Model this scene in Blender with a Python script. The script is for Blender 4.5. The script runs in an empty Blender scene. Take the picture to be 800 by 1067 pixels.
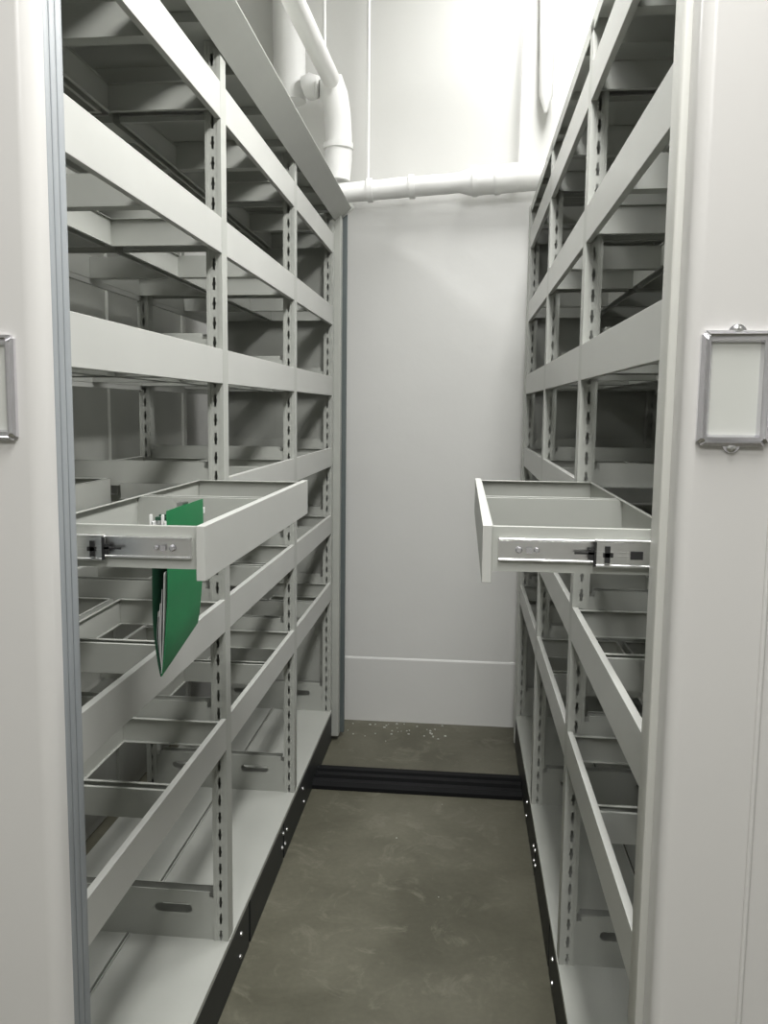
import bpy, bmesh, math, random
from mathutils import Vector, Matrix
random.seed(7)
scene = bpy.context.scene
COL = scene.collection

# ------------------------------------------------------------------ camera
YAW, PITCH, ROLL = 0.1125, 0.1195, 0.0088
fw = Vector((-math.sin(YAW)*math.cos(PITCH), math.cos(YAW)*math.cos(PITCH), -math.sin(PITCH)))
r0 = Vector((math.cos(YAW), math.sin(YAW), 0)); u0 = r0.cross(fw)
rr = math.cos(ROLL)*r0 + math.sin(ROLL)*u0
uu = -math.sin(ROLL)*r0 + math.cos(ROLL)*u0
cd = bpy.data.cameras.new('camera'); cam = bpy.data.objects.new('camera', cd); COL.objects.link(cam)
M3 = Matrix((rr, uu, -fw)).transposed()
cam.matrix_world = Matrix.Translation((0, 0, 1.506)) @ M3.to_4x4()
cd.sensor_fit = 'AUTO'; cd.sensor_width = 36.0; cd.lens = 931.95/1067*36
cd.shift_x = (400-376.4)/1067; cd.shift_y = (538.2-533.5)/1067
cd.clip_start = 0.02
scene.camera = cam

# ------------------------------------------------------------------ world, lights, exposure
w = bpy.data.worlds.new('world'); scene.world = w; w.use_nodes = True
w.node_tree.nodes['Background'].inputs[0].default_value = (0.95, 0.98, 1.0, 1)
w.node_tree.nodes['Background'].inputs[1].default_value = 0.012
scene.view_settings.view_transform = 'Standard'
scene.view_settings.look = 'None'
scene.view_settings.gamma = 1.0
scene.view_settings.use_curve_mapping = False
scene.view_settings.exposure = 0.17
LAMPS = [  # x, y, z, length along y, power
    (0.18, 1.95, 2.84, 1.2, 28), (0.10, 0.65, 2.84, 1.2, 28), (-0.2, -1.0, 2.90, 1.2, 29), (0.38, 3.25, 3.72, 1.2, 33),
    (-1.20, 2.7, 2.95, 1.2, 14), (2.1, 2.6, 3.10, 1.2, 2), (-1.9, -1.0, 2.90, 1.2, 9), (1.9, -1.0, 2.90, 1.2, 9)]  # first in this row: unseen lamp added to brighten the left cabinet back
for i, (x, y, z, l, p) in enumerate(LAMPS):
    ld = bpy.data.lights.new('tube_light', 'AREA'); ld.shape = 'RECTANGLE'
    ld.size = 0.26; ld.size_y = l - 0.04; ld.energy = p; ld.color = (1.0, 0.993, 0.985)
    lo = bpy.data.objects.new('tube_light', ld); COL.objects.link(lo); lo.location = (x, y, z - 0.062)

# ------------------------------------------------------------------ materials
def nodes_of(name):
    m = bpy.data.materials.new(name); m.use_nodes = True
    nt = m.node_tree; return m, nt, nt.nodes['Principled BSDF']
def paint(name, col, rough=0.4, var=0.03, bump=0.02, scale=6.0, metal=0.0, spec=0.5, fine=350.0):
    m, nt, b = nodes_of(name); N = nt.nodes; L = nt.links
    tc = N.new('ShaderNodeTexCoord')
    n1 = N.new('ShaderNodeTexNoise'); n1.inputs['Scale'].default_value = scale; n1.inputs['Detail'].default_value = 5
    L.new(tc.outputs['Object'], n1.inputs['Vector'])
    mr = N.new('ShaderNodeMapRange'); mr.inputs['From Min'].default_value = 0.3; mr.inputs['From Max'].default_value = 0.7
    mr.inputs['To Min'].default_value = 1-var; mr.inputs['To Max'].default_value = 1+var
    L.new(n1.outputs['Fac'], mr.inputs['Value'])
    mx = N.new('ShaderNodeMix'); mx.data_type = 'RGBA'; mx.blend_type = 'MULTIPLY'; mx.inputs[0].default_value = 1
    mx.inputs[6].default_value = (*col, 1); L.new(mr.outputs[0], mx.inputs[7]); L.new(mx.outputs[2], b.inputs['Base Color'])
    b.inputs['Roughness'].default_value = rough; b.inputs['Metallic'].default_value = metal
    b.inputs['Specular IOR Level'].default_value = spec
    if bump > 0:
        n2 = N.new('ShaderNodeTexNoise'); n2.inputs['Scale'].default_value = fine
        L.new(tc.outputs['Object'], n2.inputs['Vector'])
        bp = N.new('ShaderNodeBump'); bp.inputs['Strength'].default_value = bump; bp.inputs['Distance'].default_value = 0.001
        L.new(n2.outputs['Fac'], bp.inputs['Height']); L.new(bp.outputs[0], b.inputs['Normal'])
    return m
MAT = {}
MAT['shelf'] = paint('shelf_paint_shaded', (0.42, 0.43, 0.395), 0.36, 0.03, 0.03)  # interior shade put into colour: darker copy of the drawer-front paint
MAT['front'] = paint('shelf_paint_lit', (0.48, 0.485, 0.455), 0.34, 0.02, 0.03)  # same paint as the shelves, lighter copy for the lit fronts
MAT['panel'] = paint('end_panel_paint', (0.60, 0.59, 0.565), 0.30, 0.015, 0.03, 2.0)
MAT['trim'] = paint('trim_paint', (0.50, 0.50, 0.46), 0.35, 0.015, 0.02, 2.0)
MAT['seal'] = paint('rubber_seal', (0.27, 0.29, 0.30), 0.5, 0.03, 0.02)
MAT['sealdark'] = paint('dark_rubber', (0.10, 0.12, 0.12), 0.6, 0.05, 0.02)
MAT['black'] = paint('black_paint', (0.014, 0.017, 0.017), 0.5, 0.15, 0.05, 10)
MAT['steel'] = paint('bright_steel', (0.72, 0.72, 0.71), 0.28, 0.05, 0.02, 20, metal=1.0)
MAT['chrome'] = paint('chrome', (0.76, 0.75, 0.79), 0.2, 0.02, 0.0, 20, metal=1.0)
MAT['plastic'] = paint('black_plastic', (0.02, 0.02, 0.02), 0.45, 0.05, 0.0)
MAT['green'] = paint('green_card', (0.012, 0.19, 0.065), 0.42, 0.08, 0.05, 14)
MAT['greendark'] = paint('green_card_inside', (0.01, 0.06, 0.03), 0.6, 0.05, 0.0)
MAT['paper'] = paint('paper', (0.80, 0.80, 0.78), 0.8, 0.02, 0.0)
MAT['card'] = paint('card_insert', (0.56, 0.57, 0.53), 0.6, 0.01, 0.0)
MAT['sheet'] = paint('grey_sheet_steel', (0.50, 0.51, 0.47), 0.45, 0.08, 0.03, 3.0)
MAT['sheetshade'] = paint('shade_toned_sheet', (0.05, 0.056, 0.05), 0.5, 0.08, 0.03, 3.0)  # shade inside the right unit put into the cabinet colour
MAT['pipe'] = paint('white_lagging', (0.86, 0.86, 0.84), 0.6, 0.03, 0.4, 6, fine=25)
MAT['trackblack'] = paint('track_black', (0.007, 0.0075, 0.008), 0.7, 0.1, 0.05, spec=0.2)
MAT['rod'] = paint('white_rod_paint', (0.84, 0.84, 0.82), 0.4, 0.02, 0.0)
MAT['ceil'] = paint('ceiling_paint', (0.80, 0.80, 0.78), 0.9, 0.02, 0.0, 2)

def wall_mat():
    m = paint('wall_paint', (0.68, 0.68, 0.655), 0.34, 0.02, 0.0, 1.5)
    nt = m.node_tree; N = nt.nodes; L = nt.links; b = N['Principled BSDF']
    tc = N.new('ShaderNodeTexCoord'); n = N.new('ShaderNodeTexNoise'); n.inputs['Scale'].default_value = 3; n.inputs['Detail'].default_value = 6
    L.new(tc.outputs['Object'], n.inputs['Vector'])
    bp = N.new('ShaderNodeBump'); bp.inputs['Strength'].default_value = 0.25; bp.inputs['Distance'].default_value = 0.02
    L.new(n.outputs['Fac'], bp.inputs['Height']); L.new(bp.outputs[0], b.inputs['Normal'])
    return m
MAT['wall'] = wall_mat()
def concrete():
    m, nt, b = nodes_of('concrete'); N = nt.nodes; L = nt.links
    tc = N.new('ShaderNodeTexCoord')
    def noise(s, d, r=0.6, dist=0.0):
        n = N.new('ShaderNodeTexNoise'); n.inputs['Scale'].default_value = s; n.inputs['Detail'].default_value = d
        n.inputs['Roughness'].default_value = r; n.inputs['Distortion'].default_value = dist
        L.new(tc.outputs['Object'], n.inputs['Vector']); return n
    a = noise(2.2, 6, 0.6, 0.4)
    cr = N.new('ShaderNodeValToRGB'); e = cr.color_ramp.elements
    e[0].position = 0.34; e[0].color = (0.075, 0.072, 0.048, 1)
    e[1].position = 0.66; e[1].color = (0.135, 0.130, 0.094, 1)
    L.new(a.outputs['Fac'], cr.inputs[0])
    c = noise(7.0, 8, 0.7, 1.2)                       # pale trowel marks
    cr2 = N.new('ShaderNodeValToRGB'); e = cr2.color_ramp.elements
    e[0].position = 0.54; e[0].color = (0, 0, 0, 1); e[1].position = 0.76; e[1].color = (1, 1, 1, 1)
    L.new(c.outputs['Fac'], cr2.inputs[0])
    mx = N.new('ShaderNodeMix'); mx.data_type = 'RGBA'; L.new(cr2.outputs[0], mx.inputs[0])
    L.new(cr.outputs[0], mx.inputs[6]); mx.inputs[7].default_value = (0.185, 0.178, 0.135, 1)
    d = noise(60, 3, 0.6)
    mr = N.new('ShaderNodeMapRange'); mr.inputs['To Min'].default_value = 0.84; mr.inputs['To Max'].default_value = 1.16
    L.new(d.outputs['Fac'], mr.inputs['Value'])
    m2 = N.new('ShaderNodeMix'); m2.data_type = 'RGBA'; m2.blend_type = 'MULTIPLY'; m2.inputs[0].default_value = 1
    L.new(mx.outputs[2], m2.inputs[6]); L.new(mr.outputs[0], m2.inputs[7]); L.new(m2.outputs[2], b.inputs['Base Color'])
    b.inputs['Roughness'].default_value = 0.55
    bp = N.new('ShaderNodeBump'); bp.inputs['Strength'].default_value = 0.25; bp.inputs['Distance'].default_value = 0.003
    L.new(c.outputs['Fac'], bp.inputs['Height']); L.new(bp.outputs[0], b.inputs['Normal'])
    return m
MAT['concrete'] = concrete()
def emis():
    m, nt, b = nodes_of('tube_glow')
    b.inputs['Emission Color'].default_value = (1, 0.99, 0.96, 1); b.inputs['Emission Strength'].default_value = 4.0
    return m
MAT['glow'] = emis()

# ------------------------------------------------------------------ mesh helpers
class MB:
    """collects shapes; sx = -1 mirrors across local x"""
    def __init__(s, sx=1): s.bm = bmesh.new(); s.sx = sx
    def v(s, p): return s.bm.verts.new((p[0]*s.sx, p[1], p[2]))
    def box(s, x0, x1, y0, y1, z0, z1, bev=0.0, seg=2, edges=None):
        c = [(x, y, z) for x in (x0, x1) for y in (y0, y1) for z in (z0, z1)]
        V = [s.v(p) for p in c]
        F = [(0,1,3,2), (4,6,7,5), (0,4,5,1), (2,3,7,6), (0,2,6,4), (1,5,7,3)]
        fs = [s.bm.faces.new([V[i] for i in f]) for f in F]
        if bev > 0:
            es = set(e for f in fs for e in f.edges)
            if edges == 'z': es = [e for e in es if abs(e.verts[0].co.z-e.verts[1].co.z) > 1e-6]
            bmesh.ops.bevel(s.bm, geom=list(es), offset=bev, segments=seg, affect='EDGES', profile=0.5)
    def poly(s, pts): return s.bm.faces.new([s.v(p) for p in pts])
    def prism(s, prof, axis, a, b, bev=0):
        """closed profile of 2-D points swept along axis"""
        def mk(p, t):
            if axis == 'y': return (p[0], t, p[1])
            if axis == 'x': return (t, p[0], p[1])
            return (p[0], p[1], t)
        A = [s.v(mk(p, a)) for p in prof]; B = [s.v(mk(p, b)) for p in prof]
        n = len(prof)
        for i in range(n): s.bm.faces.new((A[i], A[(i+1) % n], B[(i+1) % n], B[i]))
        s.bm.faces.new(A[::-1]); s.bm.faces.new(B)
    def tube(s, pts, rad, n=12, cap=True, jit=0.0):
        P = [Vector((p[0]*s.sx, p[1], p[2])) for p in pts]
        R = rad if isinstance(rad, (list, tuple)) else [rad]*len(P)
        rings = []; prev = None
        for i, p in enumerate(P):
            t = (P[min(i+1, len(P)-1)] - P[max(i-1, 0)]).normalized()
            if prev is None:
                a = Vector((0, 0, 1)) if abs(t.z) < 0.9 else Vector((1, 0, 0))
                prev = (a - t*a.dot(t)).normalized()
            else: prev = (prev - t*prev.dot(t)).normalized()
            q = t.cross(prev)
            rings.append([s.bm.verts.new(p + (prev*math.cos(2*math.pi*k/n) + q*math.sin(2*math.pi*k/n))*R[i]*(1+random.uniform(-jit, jit))) for k in range(n)])
        for a, b in zip(rings, rings[1:]):
            for k in range(n): s.bm.faces.new((a[k], a[(k+1) % n], b[(k+1) % n], b[k]))
        if cap: s.bm.faces.new(rings[0][::-1]); s.bm.faces.new(rings[-1])
    def dome(s, c, axis, r, h, n=10):
        """screw head: low dome, axis a unit vector"""
        a = Vector((axis[0]*s.sx, axis[1], axis[2])); C = Vector((c[0]*s.sx, c[1], c[2]))
        t = Vector((0, 0, 1)) if abs(a.z) < 0.9 else Vector((1, 0, 0)); u = (t-a*t.dot(a)).normalized(); q = a.cross(u)
        rs = []
        for f, hh in ((1, 0), (0.96, 0.5), (0.6, 0.9)):
            rs.append([s.bm.verts.new(C + a*h*hh + (u*math.cos(2*math.pi*k/n)+q*math.sin(2*math.pi*k/n))*r*f) for k in range(n)])
        for A, B in zip(rs, rs[1:]):
            for k in range(n): s.bm.faces.new((A[k], A[(k+1) % n], B[(k+1) % n], B[k]))
        s.bm.faces.new(rs[-1])
        rec = [s.bm.verts.new(C + a*h*0.93 + (u*math.cos(2*math.pi*k/n)+q*math.sin(2*math.pi*k/n))*r*0.2) for k in range(n)]
        s.bm.faces.new(rs[0][::-1])
        for v in rec: s.bm.verts.remove(v)
    def mesh(s, name, mats, smooth=False, recalc=True):
        if recalc: bmesh.ops.recalc_face_normals(s.bm, faces=s.bm.faces[:])
        me = bpy.data.meshes.new(name); s.bm.to_mesh(me); s.bm.free()
        for m in (mats if isinstance(mats, (list, tuple)) else [mats]): me.materials.append(MAT[m])
        if smooth:
            for p in me.polygons: p.use_smooth = True
            try: me.set_sharp_from_angle(angle=math.radians(40))
            except Exception: pass
        return me
def put(name, me, parent=None, loc=(0, 0, 0), label=None, cat=None, group=None, kind=None):
    o = bpy.data.objects.new(name, me); COL.objects.link(o); o.parent = parent; o.location = loc
    if label: o['label'] = label
    if cat: o['category'] = cat
    if group: o['group'] = group
    if kind: o['kind'] = kind
    return o

# ------------------------------------------------------------------ setting
WY = 4.19
def slab(name, x0, x1, y0, y1, z0, z1, mat):
    b = MB(); b.box(x0, x1, y0, y1, z0, z1); return put(name, b.mesh(name, mat), kind='structure')
slab('floor', -3.2, 3.2, -3.0, WY+0.2, -0.1, 0, 'concrete')
slab('ceiling', -3.2, 3.2, -3.0, WY+0.2, 3.95, 4.05, 'ceil')
slab('wall_back', -3.2, 3.2, WY, WY+0.15, 0, 3.95, 'wall')
slab('wall_left', -3.35, -3.2, -3.0, WY+0.15, 0, 3.95, 'wall')
slab('wall_right', 3.2, 3.35, -3.0, WY+0.15, 0, 3.95, 'wall')
slab('wall_front', -3.2, 3.2, -3.15, -3.0, 0, 3.95, 'wall')
b = MB(); b.prism([(WY, 0.0), (WY-0.004, 0.0), (WY-0.004, 0.308), (WY-0.002, 0.314), (WY, 0.318)], 'x', -3.2, 3.2)
put('baseboard_back', b.mesh('baseboard_back', 'wall'), kind='structure')

# ------------------------------------------------------------------ shelving
TOPS = [2.243, 1.943, 1.643, 1.338, 1.043, 0.743]      # top edge of each drawer front
FH = 0.080; DECK = 0.153; DEPTH = 0.540; ROOF = 2.345
PW = 0.045                                             # post width along y
HALF = 0.262                                           # depth of one drawer

def slotted(mb, y, x0, x1, z0, z1, pitch=0.0452, off=0.0):
    """vertical strip in the plane y with keyhole slots punched through it"""
    xc = (x0+x1)/2; z = z0
    def c(x, z): return (x, y, z)
    while z < z1 - 1e-6:
        e = min(z+pitch, z1)
        if e - z < pitch*0.98:
            mb.poly([c(x0, z), c(x1, z), c(x1, e), c(x0, e)]); break
        hb, hm1, hm2, ht = z+0.008, z+0.018, z+0.024, z+0.036
        for sgn, xo in ((-1, x0), (1, x1)):
            wn, ww = 0.0028*sgn, 0.0044*sgn
            mb.poly([c(xo, z), c(xc, z), c(xc, hb), c(xc+wn, hb), c(xc+wn, hm1), c(xc+ww, hm1+0.001), c(xc+ww, hm2), c(xc+wn, hm2+0.001), c(xc+wn, ht), c(xc, ht), c(xc, e), c(xo, e)])
        z = e
def post_mesh(sx, top):
    """hollow post: local x 0 .. -0.038 (front at 0), y 0 .. PW"""
    m = MB(sx); d = 0.038
    z0 = DECK - 0.008
    m.poly([(0, 0.0, z0), (0, PW, z0), (0, PW, top), (0, 0.0, top)])
    m.poly([(-d, 0, z0), (-d, 0, top), (-d, PW, top), (-d, PW, z0)])
    for y in (0.0015, PW-0.0015):
        slotted(m, y, -d+0.007, -0.009, z0, top)
    for y0_, y1_ in ((0.0, 0.003), (PW-0.003, PW)):
        m.box(-0.009, -0.0002, y0_, y1_, z0, top)
        m.box(-d, -d+0.007, y0_, y1_, z0, top)
    m.poly([(0, 0, z0), (-d, 0, z0), (-d, PW, z0), (0, PW, z0)]); m.poly([(0, 0, top), (-d, 0, top), (-d, PW, top), (0, PW, top)])
    return m.mesh('post', 'shelf', recalc=False)
def slot_plate(m, x0, x1, z0, z1, y, sx0, sx1, sz0, sz1):
    """plate in plane y with an obround hole"""
    r = (sz1-sz0)/2; zc = (sz0+sz1)/2
    up = [(sx0, zc)] + [(sx0+r-r*math.cos(a), zc+r*math.sin(a)) for a in (math.pi/4, math.pi/2)] + [(sx1-r+r*math.sin(a), zc+r*math.cos(a)) for a in (0, math.pi/4)] + [(sx1, zc)]
    m.poly([(x0, y, zc)] + [(p[0], y, p[1]) for p in up] + [(x1, y, zc), (x1, y, z1), (x0, y, z1)])
    dn = [(p[0], 2*zc-p[1]) for p in up]
    m.poly([(x0, y, zc), (x0, y, z0), (x1, y, z0), (x1, y, zc)] + [(p[0], y, p[1]) for p in dn[::-1]])
def partition_mesh(sx, low=False):
    """open-topped channel between two posts, local x from -0.038 to 0.038-DEPTH, z relative to drawer top (or deck)"""
    m = MB(sx); xa, xb = -0.038, -DEPTH+0.038; t = 0.0015
    z0, z1 = (0.0, 0.128) if low else (-0.022, 0.038)
    for y0_ in (0.004, PW-0.004-t):
        if low:
            for (sa, sb) in ((-0.195, -0.095), (-DEPTH+0.095, -DEPTH+0.195)):
                pass
            xm = (xa+xb)/2
            for y in (y0_, y0_+t):
                slot_plate(m, xm, xa-0.012, z0, z1, y, -0.195, -0.095, 0.068, 0.092)
                slot_plate(m, xb+0.012, xm, z0, z1, y, -DEPTH+0.095, -DEPTH+0.195, 0.068, 0.092)
            m.poly([(xa-0.012, y0_, z1), (xb+0.012, y0_, z1), (xb+0.012, y0_+t, z1), (xa-0.012, y0_+t, z1)])
        else:
            m.box(xb+0.012, xa-0.012, y0_, y0_+t, z0, z1)
        m.box(xa-0.012, xa, y0_, y0_+t, z0, z1-0.014)
        m.box(xb, xb+0.012, y0_, y0_+t, z0, z1-0.014)
    m.box(xb, xa, 0.004, PW-0.004, z0-0.0, z0+0.0015)
    m.box(xb+0.012, xa-0.012, 0.004, 0.0075, z1-0.0015, z1)
    m.box(xb+0.012, xa-0.012, PW-0.0075, PW-0.004, z1-0.0015, z1)
    return m.mesh('partition_channel', 'shelf', recalc=False)

# ---- drawer pieces: origin at the front-face plane, near end, top edge; drawer runs 0..W in y, depth -HALF in x
def drawer_body(sx, W):
    m = MB(sx); t = 0.0015; g = 0.012; h = 0.062; xa, xb = -0.013, -HALF; fl = 0.013; bl = 0.012
    zt, zb = -0.003, -0.003-h
    for y0_, s_ in ((g, 1), (W-g, -1)):                # the two short sides
        ya, yb = sorted((y0_, y0_+s_*t))
        m.box(xb, xa, ya, yb, zb, zt)
        ya, yb = sorted((y0_, y0_+s_*fl)); m.box(xb+0.001, xa, ya, yb, zt-t, zt)
        ya, yb = sorted((y0_, y0_+s_*bl)); m.box(xb+0.001, xa, ya, yb, zb, zb+t)
    m.box(xb, xb+t, g, W-g, zb, zt)                    # back
    m.box(xb, xb+0.007, g, W-g, zt-t, zt); m.box(xb, xb+0.008, g, W-g, zb, zb+t)
    m.box(xa-0.0015, xa, g, W-g, zb, zt)               # inner skin behind the front
    return m.mesh('drawer', 'shelf')
def drawer_front(sx, W):
    m = MB(sx); m.box(-0.013, 0.0, 0.0005, W-0.0005, -FH, 0.0, bev=0.0009, seg=2); return m.mesh('drawer_front', 'front')
def divider(sx):
    m = MB(sx); zt, zb = -0.004, -0.064; xa, xb = -0.015, -HALF+0.0015
    m.box(xb, xa, -0.019, -0.0175, zb, zt); m.box(xb, xa, 0.0175, 0.019, zb, zt)
    m.box(xb, xa, -0.019, -0.010, zt-0.0015, zt); m.box(xb, xa, 0.010, 0.019, zt-0.0015, zt)
    m.box(xb, xa, -0.019, 0.019, zb, zb+0.0015)
    return m.mesh('divider', 'shelf')
def slide_inner(sx, side):
    """side -1: near flank, +1: far flank; x runs back from the front"""
    m = MB(sx); y0_, y1_ = (-0.006, 0) if side < 0 else (0, 0.006)
    m.box(-HALF+0.01, -0.022, y0_*0.35, y1_*0.35, -0.047, -0.021)
    for z in (-0.050, -0.0215): m.box(-HALF+0.01, -0.022, y0_, y1_, z, z+0.0035, bev=0.0008, seg=1)
    return m.mesh('slide_rail', 'steel')
def slide_outer(sx, side):
    m = MB(sx); y0_, y1_ = (-0.0045, 0.0045)
    yf = y0_ if side < 0 else y1_
    a, b_ = sorted((yf, yf*0.7)); m.box(-HALF+0.005, -0.045, a, b_, -0.053, -0.015)
    for z in (-0.054, -0.018):
        m.box(-HALF+0.005, -0.045, y0_, y1_, z, z+0.003)
    return m.mesh('slide_channel', 'steel')

CACHE = {}
def cached(key, fn, *a):
    if key not in CACHE: CACHE[key] = fn(*a)
    return CACHE[key]

def make_drawer(unit, sx, W, x, y, z, flip=False, label=None, wall=True):
    """flip: the drawer of the rear face, turned round"""
    s = -sx if flip else sx
    k = (s, round(W, 4))
    d = put('drawer', cached(('b',)+k, drawer_body, s, W), unit, (x, y, z), label=label)
    put('drawer_front', cached(('f',)+k, drawer_front, s, W), d)
    put('divider', cached(('d', s), divider, s), d, (0, W*0.53, 0))
    put('slide_rail', cached(('i', s, -1), slide_inner, s, -1), d, (0, 0.012, 0))
    put('slide_rail', cached(('i', s, 1), slide_inner, s, 1), d, (0, W-0.012, 0))
    return d

def corner_prof(x_in, x_out, y0_, y1_, r):
    """rectangle whose two corners on the camera side (y0) are rounded"""
    pts = [(x_out, y1_), (x_in, y1_)]
    for a in range(7):
        t = a/6*math.pi/2; pts.append((x_in - r + r*math.cos(t) if x_in > x_out else x_in + r - r*math.cos(t), y0_ + r - r*math.sin(t)))
    for a in range(7):
        t = a/6*math.pi/2; pts.append((x_out + r - r*math.sin(t) if x_in > x_out else x_out - r + r*math.sin(t), y0_ + r - r*math.cos(t)))
    return pts

def make_unit(name, side, X, Y, Z, bays, pull, label):
    """side -1: left unit facing +x; +1: right unit facing -x. Local geometry is written for the left and mirrored by sx."""
    sx = 1 if side < 0 else -1
    U = put(name, None, None, (X, Y, 0), label=label, cat='shelving')
    dz = Z
    ys = [0.0]
    for bl in bays: ys.append(ys[-1]+bl)
    L = ys[-1]
    top = ROOF - 0.012
    # posts
    pm = cached(('post', sx), post_mesh, sx, top); pr = cached(('post', -sx), post_mesh, -sx, top)
    for y in ys:
        put('post', pm, U, (0, y, dz))
        put('post', pr, U, (-DEPTH*sx, y, dz))
        for t in TOPS: put('partition_channel', cached(('pc', sx), partition_mesh, sx), U, (0, y, t+dz))
        put('partition_channel', cached(('pl', sx), partition_mesh, sx, True), U, (0, y, DECK+dz))
    # decks, one sheet for each bay and face
    for i, bl in enumerate(bays):
        ya, yb = ys[i]+PW+0.001, ys[i+1]-0.001
        m = MB(sx)
        m.box(-0.262, 0.002, ya-0.024, yb+0.022, DECK-0.0015, DECK); m.box(-0.0005, 0.002, ya-0.024, yb+0.022, DECK-0.014, DECK-0.001)
        m.box(-0.262, -0.259, ya, yb, DECK, DECK+0.006)
        m.box(-DEPTH-0.002, -0.268, ya-0.024, yb+0.022, DECK-0.0015, DECK); m.box(-DEPTH-0.002, -DEPTH+0.0005, ya-0.024, yb+0.022, DECK-0.014, DECK-0.001)
        m.box(-0.271, -0.268, ya, yb, DECK, DECK+0.006)
        put('deck', m.mesh('deck', 'shelf'), U, (0, 0, dz))
    # base carriage
    m = MB(sx)
    for (xa, xb) in ((-0.045, -0.001), (-DEPTH+0.001, -DEPTH+0.045)):
        m.box(xa, xb, -0.02, 1.12, 0.004, DECK-0.003); m.box(xa, xb, 1.14, 1.60, 0.004, DECK-0.003)
        m.box(xa, xb, 1.62, L+PW, 0.004, DECK-0.003)
        m.box(xa-0.001, xb-0.004 if xa > -0.1 else xb, -0.02, L+PW, 0.03, DECK-0.02)
    for y in (0.2, 1.0, 1.9, 2.5): m.box(-DEPTH+0.04, -0.04, y, y+0.04, 0.03, DECK-0.02)
    put('base_carriage', m.mesh('base_carriage', 'black'), U)
    m = MB(sx)
    for y in (0.62, 2.26): m.tube([(-0.10, y, 0.045), (-0.07, y, 0.045)], 0.045, 20)
    wm = m.mesh('wheel', 'black')
    put('wheel', wm, U)
    bs = cached(('bolt', sx), lambda: (lambda q: (q.dome((0, 0, 0), (1, 0, 0), 0.0065, 0.005), q.mesh('bolt', 'steel'))[1])(MB(sx)))
    for (y, z) in ((1.03, 0.095), (1.02, 0.035), (1.60, 0.10), (1.66, 0.085), (1.58, 0.06), (1.63, 0.05), (1.97, 0.095), (1.99, 0.035), (2.78, 0.09), (2.78, 0.035)):
        put('bolt', bs, U, (-0.0005*sx, y, z))
    # roof sheet with cross ribs
    m = MB(sx)
    m.box(-DEPTH, -0.001, -0.02, L+PW, ROOF-0.012, ROOF-0.010)
    m.box(-0.003, 0.0, -0.02, L+PW, ROOF-0.034, ROOF); m.box(-DEPTH, -DEPTH+0.003, -0.02, L+PW, ROOF-0.034, ROOF)
    y = 0.15
    while y < L: m.box(-DEPTH+0.003, -0.003, y, y+0.04, ROOF-0.034, ROOF-0.013); y += 0.30
    put('roof_panel', m.mesh('roof_panel', 'shelf'), U, (0, 0, dz))
    # drawers
    for i, bl in enumerate(bays):
        W = bl - PW
        for k, t in enumerate(TOPS):
            op = (i == 0 and k == 3)
            x = pull*sx if op else 0.0
            d = make_drawer(U, sx, W, x, ys[i]+PW, t+dz, label='drawer pulled out into the aisle' if op else None)
            make_drawer(U, sx, W, -DEPTH*sx, ys[i]+PW, t+dz, flip=True)
            for s_, yy in ((-1, ys[i]+PW+0.006), (1, ys[i+1]-0.006)):
                sc = put('slide_channel', cached(('o', sx, s_), slide_outer, sx, s_), U, (0, yy, t+dz))
            if op:   # the run-out middle member of the slide with its black latch, both flanks
                for yy, f in ((0.006, -1), (W-0.006, 1)):
                    m = MB(sx); a0, a1 = sorted((yy, yy+f*0.005))
                    xo = -0.150
                    m.box(-HALF-0.03, xo, a0, a1, -0.050, -0.020); 
                    for z in (-0.054, -0.020): m.box(-HALF-0.03, xo, a0-0.001, a1+0.001, z, z+0.004, bev=0.001, seg=1)
                    for z in (-0.0385, -0.0335): m.box(-HALF-0.03, xo, a0-0.0008, a1+0.0008, z, z+0.001)
                    put('slide_member', m.mesh('slide_member', 'steel'), d)
                    m = MB(sx); a0, a1 = sorted((yy+f*0.0045, yy+f*0.008))
                    m.box(xo-0.003, xo+0.001, a0, a1, -0.053, -0.019); m.box(xo, xo+0.026, a0, a1, -0.0365, -0.0335)
                    m.box(xo+0.0, xo+0.008, a0, a1, -0.044, -0.029)
                    m.box(xo-0.021, xo-0.014, a0, a1, -0.048, -0.025); m.box(xo-0.025, xo-0.012, a0, a1, -0.040, -0.034)
                    put('latch', m.mesh('latch', 'plastic'), d)
                    m = MB(sx); m.box(xo-0.064, xo-0.048, a0, a1, -0.042, -0.031); put('stop_tab', m.mesh('stop_tab', 'plastic'), d)
                    m = MB(sx)
                    m.dome((-0.050, yy+f*(-0.002), -0.034), (0, f, 0), 0.0052, 0.004)
                    m.dome((-0.074, yy+f*(-0.002), -0.034), (0, f, 0), 0.004, 0.003)
                    m.box(-0.068, -0.060, yy-0.001, yy+0.001, -0.038, -0.030)
                    put('screw', m.mesh('screw', 'chrome'), d)
    return U, ys, dz

left, ysL, dzL = make_unit('shelving_unit', -1, -0.5673, 1.187, 0.0, (0.90, 0.90, 0.865), 0.203,
    'left grey mobile shelving unit with open drawer holding a green folder')
right, ysR, dzR = make_unit('shelving_unit', 1, 0.2590, 1.178, 0.012, (0.90, 0.90, 0.90), 0.230,
    'right grey mobile shelving unit, its pulled-out drawer empty')

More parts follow.
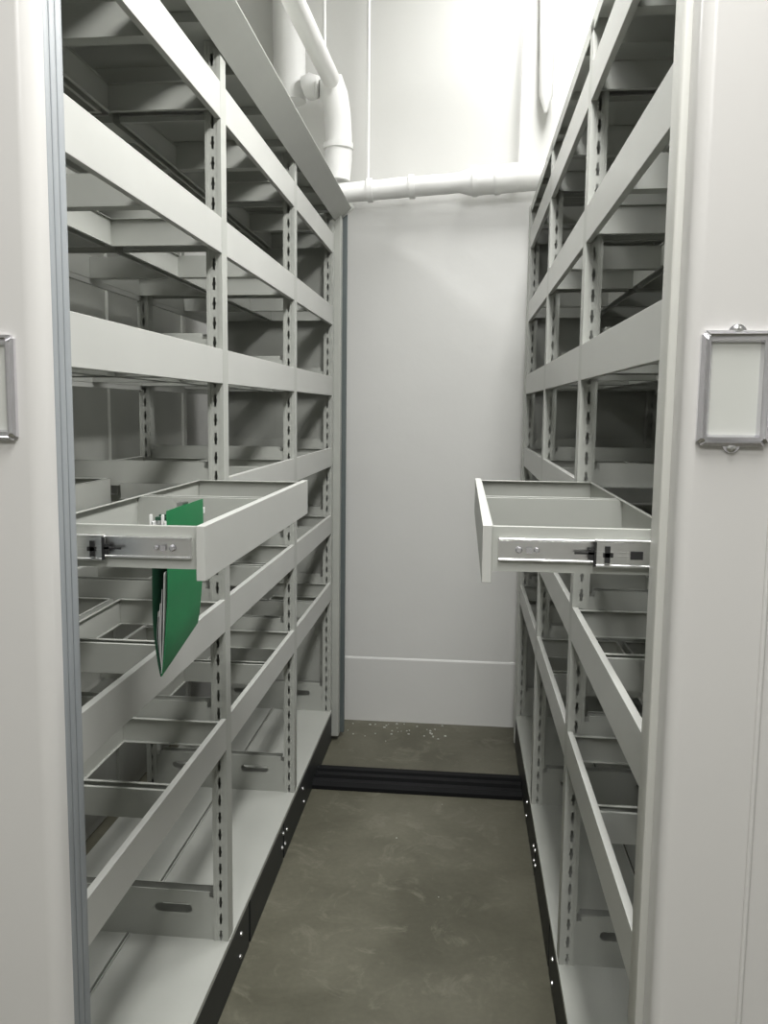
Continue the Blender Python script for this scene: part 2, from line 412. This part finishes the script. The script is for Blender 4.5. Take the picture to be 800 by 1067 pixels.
# ---- end panels of the left unit (world coordinates turned into unit space)
def world_part(name, m, mat, U, smooth=False, label=None):
    me = m.mesh(name, mat, smooth=smooth)
    me.transform(Matrix.Translation(-Vector(U.location)))
    return put(name, me, U, label=label)
ZT = 2.42
m = MB(); m.prism(corner_prof(-0.513, -1.115, 1.05, 1.086, 0.020), 'z', 0.03, ZT)
world_part('end_panel', m, 'panel', left, True)
for i, (xi, y0_, y1_) in enumerate(((-0.5135, 1.0875, 1.103), (-0.515, 1.108, 1.124), (-0.5165, 1.129, 1.148))):
    m = MB(); m.box(-0.575, xi, y0_, y1_, 0.03, ZT, bev=0.002, seg=2)
    world_part('seal_strip', m, 'seal', left, True, 'grey rubber seal strip')
m = MB(); m.box(-0.566, -0.524, 1.09, 1.14, 0.03, ZT-0.01)
world_part('seal_backing', m, 'sealdark', left)
m = MB(); m.box(-1.11, -0.5765, 1.09, 1.165, 0.03, ZT-0.01)
world_part('end_frame', m, 'shelf', left)
# far end
yf = 1.187 + ysL[-1] + PW
m = MB(); m.box(-1.115, -0.538, yf+0.004, yf+0.055, 0.02, 2.365, bev=0.004)
world_part('end_panel', m, 'shelf', left)
m = MB(); m.box(-0.56, -0.520, yf+0.057, yf+0.082, 0.02, 2.36, bev=0.004)
world_part('seal_strip', m, 'sealdark', left, label='dark rubber seal strip')
# sloping cornice along the top
m = MB()
m.prism([(-0.5645, 2.303), (-0.5665, 2.305), (-0.5665, 2.345), (-0.520, 2.375), (-0.503, 2.3705), (-0.502, 2.3665)], 'y', 1.16, yf+0.05)
m.prism([(-0.5665, 2.303), (-0.5665, 2.345), (-0.50, 2.388), (-0.49, 2.362)], 'y', yf+0.0505, yf+0.056)
world_part('cornice', m, 'shelf', left)
# ---- end panels of the right unit
m = MB(); m.prism(corner_prof(0.246, 0.82, 1.05, 1.10, 0.016), 'z', 0.03, ZT)
world_part('end_panel', m, 'panel', right, True)
m = MB(); m.box(0.2365, 0.262, 1.102, 1.150, 0.03, ZT, bev=0.003, seg=3)
world_part('seal_strip', m, 'trim', right, True, 'pale edge strip')
m = MB(); m.box(0.2625, 0.80, 1.10, 1.165, 0.03, ZT-0.01)
world_part('end_frame', m, 'shelf', right)
m = MB(); m.tube([(0.347, 1.0495, 0.03), (0.347, 1.0495, ZT-0.01)], 0.0032, 10)
world_part('edge_bead', m, 'panel', right, True, 'thin raised vertical bead')
yr = 1.178 + ysR[-1] + PW
m = MB(); m.box(0.2550, 0.80, yr+0.003, yr+0.045, 0.02, 2.36, bev=0.003)
world_part('end_panel', m, 'shelf', right)

# ---- card frames
def card_frame(U, xc, zc, y):
    w2, h2 = 0.0385, 0.0635; m = MB()
    outer = 0.0; steps = [(0.0, 0.0), (0.0, 0.007), (0.0035, 0.010), (0.0075, 0.0085), (0.010, 0.0085), (0.0125, 0.004), (0.0125, 0.0005)]
    rings = []
    for ins, h in steps:
        a, b_ = w2-ins, h2-ins
        rings.append([m.v((xc+sx_*a, y-h, zc+sz_*b_)) for sx_, sz_ in ((-1, -1), (1, -1), (1, 1), (-1, 1))])
    for A, B in zip(rings, rings[1:]):
        for k in range(4): m.bm.faces.new((A[k], A[(k+1) % 4], B[(k+1) % 4], B[k]))
    vert = [e for e in m.bm.edges if {tuple(round(c, 5) for c in e.verts[0].co), } and
            any(e.verts[0] in rings[i] and e.verts[1] in rings[i+1] or e.verts[1] in rings[i] and e.verts[0] in rings[i+1] for i in (0, 1))]
    bmesh.ops.bevel(m.bm, geom=vert, offset=0.004, segments=3, affect='EDGES')
    for s_ in (-1, 1):   # lugs for the screws
        n = 12; zz = zc + s_*(h2-0.001)
        pts = [(xc + 0.0095*math.cos(math.pi*k/n), zz + s_*0.0085*math.sin(math.pi*k/n)) for k in range(n+1)]
        m.prism(pts, 'y', y-0.004, y-0.0002)
    f = world_part('card_frame', m, 'chrome', U, True, 'chrome card frame')
    m = MB(); m.box(xc-w2+0.011, xc+w2-0.011, y-0.002, y-0.0003, zc-h2+0.011, zc+h2-0.011)
    me = m.mesh('card_insert', 'card'); me.transform(Matrix.Translation(-Vector(U.location))); put('card_insert', me, f)
    for s_ in (-1, 1):
        m = MB(); zz = zc + s_*(h2+0.0015); m.dome((xc, y-0.004, zz), (0, -1, 0), 0.0056, 0.0035, 16)
        m.box(xc-0.0035, xc+0.0035, y-0.0079, y-0.0074, zz-0.0006, zz+0.0006); m.box(xc-0.0006, xc+0.0006, y-0.0079, y-0.0074, zz-0.0035, zz+0.0035)
        me = m.mesh('screw', 'steel', smooth=True); me.transform(Matrix.Translation(-Vector(U.location))); put('screw', me, f)
card_frame(left, -0.582, 1.528, 1.05)
card_frame(right, 0.2985, 1.532, 1.05)

# ------------------------------------------------------------------ green hanging folder
F = put('hanging_folder', None, None, (-0.47, 1.34, 1.10), label='green hanging file folder with papers, hung in the left open drawer', cat='folder')
def sheet(name, f_x, y0_, y1_, zb0, zb1, zt, mat, t=0.0012, n=12, label=None, zfrac=1.0):
    """curved sheet; f_x(s) gives x offset for s=0 (bottom) .. 1 (top)"""
    m = MB(); cols = []
    for off in (0, t):
        col = []
        for i in range(n+1):
            s = i/n*zfrac
            col.append((m.v((f_x(s)+off-F.location.x, y0_-F.location.y, zb0+(zt-zb0)*s-F.location.z)), m.v((f_x(s)+off-F.location.x, y1_-F.location.y, zb1+(zt-zb1)*s-F.location.z))))
        cols.append(col)
    for c in cols:
        for a, b_ in zip(c, c[1:]): m.bm.faces.new((a[0], a[1], b_[1], b_[0]))
    for i in range(n):
        for k in (0, 1): m.bm.faces.new((cols[0][i][k], cols[0][i+1][k], cols[1][i+1][k], cols[1][i][k]))
    for i in (0, n): m.bm.faces.new((cols[0][i][0], cols[0][i][1], cols[1][i][1], cols[1][i][0]))
    return put(name, m.mesh(name, mat, smooth=True), F, label=label)
Y0, Y1, ZB0, ZB1, ZT4 = 1.348, 1.545, 1.078, 1.118, 1.326
sheet('cover', lambda s: -0.4725 + 0.0125*min(1, s*1.9)**0.7, Y0, Y1, ZB0, ZB1, 1.345, 'green')
sheet('cover', lambda s: -0.4735 - 0.0125*math.sin(min(1, s*2.2)*math.pi/2)**0.9 + 0.003*s, Y0-0.002, Y1, ZB0, ZB1, ZT4, 'greendark', label='dark inner face of the folder')
for i, (a, c, mt) in enumerate(((0.004, 0.9, 'paper'), (0.0015, 0.8, 'plastic'), (-0.001, 0.75, 'paper'), (-0.0045, 0.62, 'paper'), (-0.007, 0.5, 'plastic'), (-0.008, 0.55, 'paper'))):
    sheet('paper_sheet', lambda s, a=a: -0.4730 + a*math.sin(min(1, s*3.2)*math.pi/2) + (0.0115-a)*max(0, s-0.25)**1.0*1.0, Y0+0.001+0.001*i, Y1-0.01, ZB0+0.004, ZB1+0.004, 1.325, mt, 0.0008, 12, zfrac=c*0.75)
for x0_, x1_, z in ((-0.4815, -0.4785, 1.3325), (-0.4625, -0.4595, 1.3325)):
    m = MB(); m.box(x0_+0.47, x1_+0.47, Y0-0.014-1.34, Y1+0.012-1.34, z-0.014-1.10, z-0.004-1.10)
    m.box(x0_+0.47, x1_+0.47, Y0-0.016-1.34, Y0-0.010-1.34, z-0.012-1.10, z+0.008-1.10)
    put('hanger_bar', m.mesh('hanger_bar', 'rod'), F, label='white metal hanger bar')
m = MB()
for i in range(9):
    y = Y0+0.006+i*0.018; m.box(-0.480+0.47, -0.461+0.47, y-1.34, y+0.009-1.34, 1.329-1.10, 1.334-1.10+0.002*(i % 2))
put('fastener_strip', m.mesh('fastener_strip', 'greendark'), F)
m = MB(); m.prism([(-0.476+0.47, 0.226), (-0.466+0.47, 0.226), (-0.464+0.47, 0.247), (-0.474+0.47, 0.247)], 'y', 1.445-1.34, 1.475-1.34)
put('index_tab', m.mesh('index_tab', 'steel'), F)

# ------------------------------------------------------------------ floor track across the aisle
m = MB()
prof = [(3.370, 0.0), (3.370, 0.016), (3.380, 0.032), (3.405, 0.034), (3.412, 0.010), (3.428, 0.010), (3.435, 0.036), (3.465, 0.036), (3.472, 0.010), (3.488, 0.010), (3.495, 0.036), (3.530, 0.036), (3.548, 0.020), (3.56, 0.004), (3.56, 0.0)]
m.prism(prof, 'x', -0.569, 0.2585)
put('floor_track', m.mesh('floor_track', 'trackblack'), None, (0, 0, 0), 'black ridged metal track crossing the concrete floor between the shelving bases', 'track')

# ------------------------------------------------------------------ things behind the units, seen through them
def rear_cabinet(x, side, label, hgt, mat):
    C = put('storage_cabinet', None, None, (x, 0.95, 0), label=label, cat='cabinet')
    s = side
    y = 0.0; i = 0
    while y < 3.0:
        wd = 0.44; yy = min(y+wd, 3.05)
        m = MB(); xs = sorted((0, s*0.02)); m.box(xs[0], xs[1], y+0.002, yy-0.002, 0.05, hgt, bev=0.002, seg=1)
        put('back_panel', m.mesh('back_panel', mat), C)
        m = MB(); xs = sorted((-s*0.012, -s*0.0005)); m.box(xs[0], xs[1], yy-0.045, yy-0.003, 0.05, hgt)
        put('panel_rib', m.mesh('panel_rib', mat), C)
        y = yy
    m = MB(); xs = sorted((s*0.021, s*0.40)); m.box(xs[0], xs[1], 0.0, 3.05, 0.05, hgt); put('body', m.mesh('body', mat), C)
    m = MB(); xs = sorted((s*0.01, s*0.38)); m.box(xs[0], xs[1], 0.0, 3.05, 0.0, 0.05); put('plinth', m.mesh('plinth', mat), C)
rear_cabinet(-1.27, -1, 'grey sheet-steel cabinet back seen through the left shelving unit', 2.3, 'sheet')
rear_cabinet(0.90, 1, 'cabinet back behind the right shelving unit, coloured dark for the shade inside', 2.3, 'sheetshade')

# ------------------------------------------------------------------ pipes and hanger rods on the back wall
def pipe(name, pts, rad, label, mat='pipe', n=18, jit=0.0, bands=(), cat='pipe', group=None):
    c = Vector(pts[0]); P = put(name, None, None, c, label=label, cat=cat, group=group)
    m = MB(); m.tube([Vector(p)-c for p in pts], rad, n, jit=jit)
    put('pipe_run', m.mesh('pipe_run', mat, smooth=True), P)
    for (a, d, r) in bands:
        m = MB(); a = Vector(a)-c; d = Vector(d).normalized()*0.012; m.tube([a-d, a+d], r, n); put('clamp_band', m.mesh('clamp_band', 'rod', smooth=True), P)
    return P
def lerp(a, b, t): return tuple(a[i]+(b[i]-a[i])*t for i in range(3))
A, B = (-0.62, 4.08, 2.455), (0.75, 4.08, 2.545)
pts = [lerp(A, B, i/26) for i in range(27)]
rad = [0.043 if i < 12 else (0.060 if i < 19 else 0.050) for i in range(27)]
pipe('water_pipe', pts, rad, 'white lagged horizontal pipe running along the back wall', jit=0.05,
     bands=[(lerp(A, B, t), (1, 0, 0.06), r) for t, r in ((0.135, 0.052), (0.27, 0.052), (0.47, 0.066), (0.54, 0.066), (0.615, 0.062))])
v = [(-0.585, 4.09, 2.515), (-0.58, 4.09, 2.60), (-0.578, 4.09, 2.70), (-0.585, 4.09, 2.80), (-0.60, 4.085, 2.88), (-0.615, 4.07, 2.945)]
pipe('water_pipe', v, [0.058, 0.060, 0.058, 0.061, 0.064, 0.05], 'thick white wrapped elbow pipe dropping to the horizontal pipe', jit=0.06, bands=[((-0.58, 4.09, 2.66), (0, 0, 1), 0.067)])
pipe('water_pipe', [(-0.60, 4.0, 2.915), (-0.60, 3.2, 2.87), (-0.60, 1.0, 2.82)], 0.038, 'slim white pipe running overhead from the elbow towards the viewer', mat='rod')
pipe('water_pipe', [(-0.80, 4.11, 2.86), (-0.805, 4.11, 3.2), (-0.81, 4.11, 3.945)], 0.072, 'white vertical pipe at the left end of the back wall', jit=0.0)
pipe('water_pipe', [(-0.722, 4.06, 2.90), (-0.70, 4.055, 2.905), (-0.665, 4.05, 2.90)], [0.05, 0.055, 0.048], 'short white wrapped branch joining the vertical pipe to the elbow', jit=0.07)
pipe('water_pipe', [(0.322, 4.12, 2.79), (0.322, 4.12, 2.86), (0.315, 4.12, 3.3), (0.31, 4.12, 3.945)], [0.008, 0.030, 0.034, 0.036], 'white vertical pipe stub with a pointed lower end at upper right', mat='rod')
pipe('hanger_rod', [(-0.445, 4.08, 2.50), (-0.45, 4.08, 3.945)], 0.0075, 'thin white rod holding up the left part of the horizontal pipe', mat='rod', n=8, cat='rod')
pipe('hanger_rod', [(0.218, 4.08, 2.55), (0.232, 4.08, 3.945)], 0.010, 'thin white rod beside the right shelving unit, holding the horizontal pipe', mat='rod', n=8, cat='rod')
pipe('hanger_rod', [(-0.61, 3.88, 2.94), (-0.615, 3.88, 3.945)], 0.008, 'short thin rod holding up the slim overhead pipe', mat='rod', n=8, cat='rod')

# ------------------------------------------------------------------ ceiling lamps (outside the frame)
for i, (x, y, z, l, p) in enumerate(LAMPS):
    where = ('above the far half of the aisle', 'above the aisle between the shelving', 'behind the viewer in line with the aisle', 'just under the ceiling before the back wall', 'added over the gap behind the left unit to brighten the cabinet back', 'above the right storage row near the back wall', 'behind the viewer on the left', 'behind the viewer on the right')[i]
    T = put('ceiling_light', None, None, (x, y, z), label='white strip light '+where, cat='light', group='ceiling strip lights')
    m = MB(); m.box(-0.16, 0.16, -l/2-0.02, l/2+0.02, 0.0, 0.2); m.box(-0.17, 0.17, -l/2-0.03, l/2+0.03, -0.01, 0.0)
    put('lamp_housing', m.mesh('lamp_housing', 'rod'), T)
    m = MB()
    for xx in (-0.08, 0.08): m.tube([(xx, -l/2+0.02, -0.032), (xx, l/2-0.02, -0.032)], 0.013, 12)
    put('lamp_tube', m.mesh('lamp_tube', 'glow', smooth=True), T)

# ------------------------------------------------------------------ crumbs of plaster on the floor by the wall
def chips():
    m = MB()
    for i in range(38):
        if i < 34: x, y = random.uniform(-0.52, -0.05), 4.17-abs(random.gauss(0, 0.09))
        else: x, y = random.uniform(-0.50, 0.22), random.uniform(1.9, 3.3)
        r = random.uniform(0.002, 0.006 if i < 34 else 0.003)
        k = random.randint(4, 6); a0 = random.random()*6
        pts = [(x+r*random.uniform(.6, 1.3)*math.cos(a0+2*math.pi*j/k), y+r*random.uniform(.6, 1.3)*math.sin(a0+2*math.pi*j/k)) for j in range(k)]
        m.prism(pts, 'z', 0.0, r*0.7)
    return m.mesh('plaster_crumbs', 'sheet')
put('plaster_crumbs', chips(), None, label='small plaster crumbs scattered on the concrete floor', cat='debris', kind='stuff')
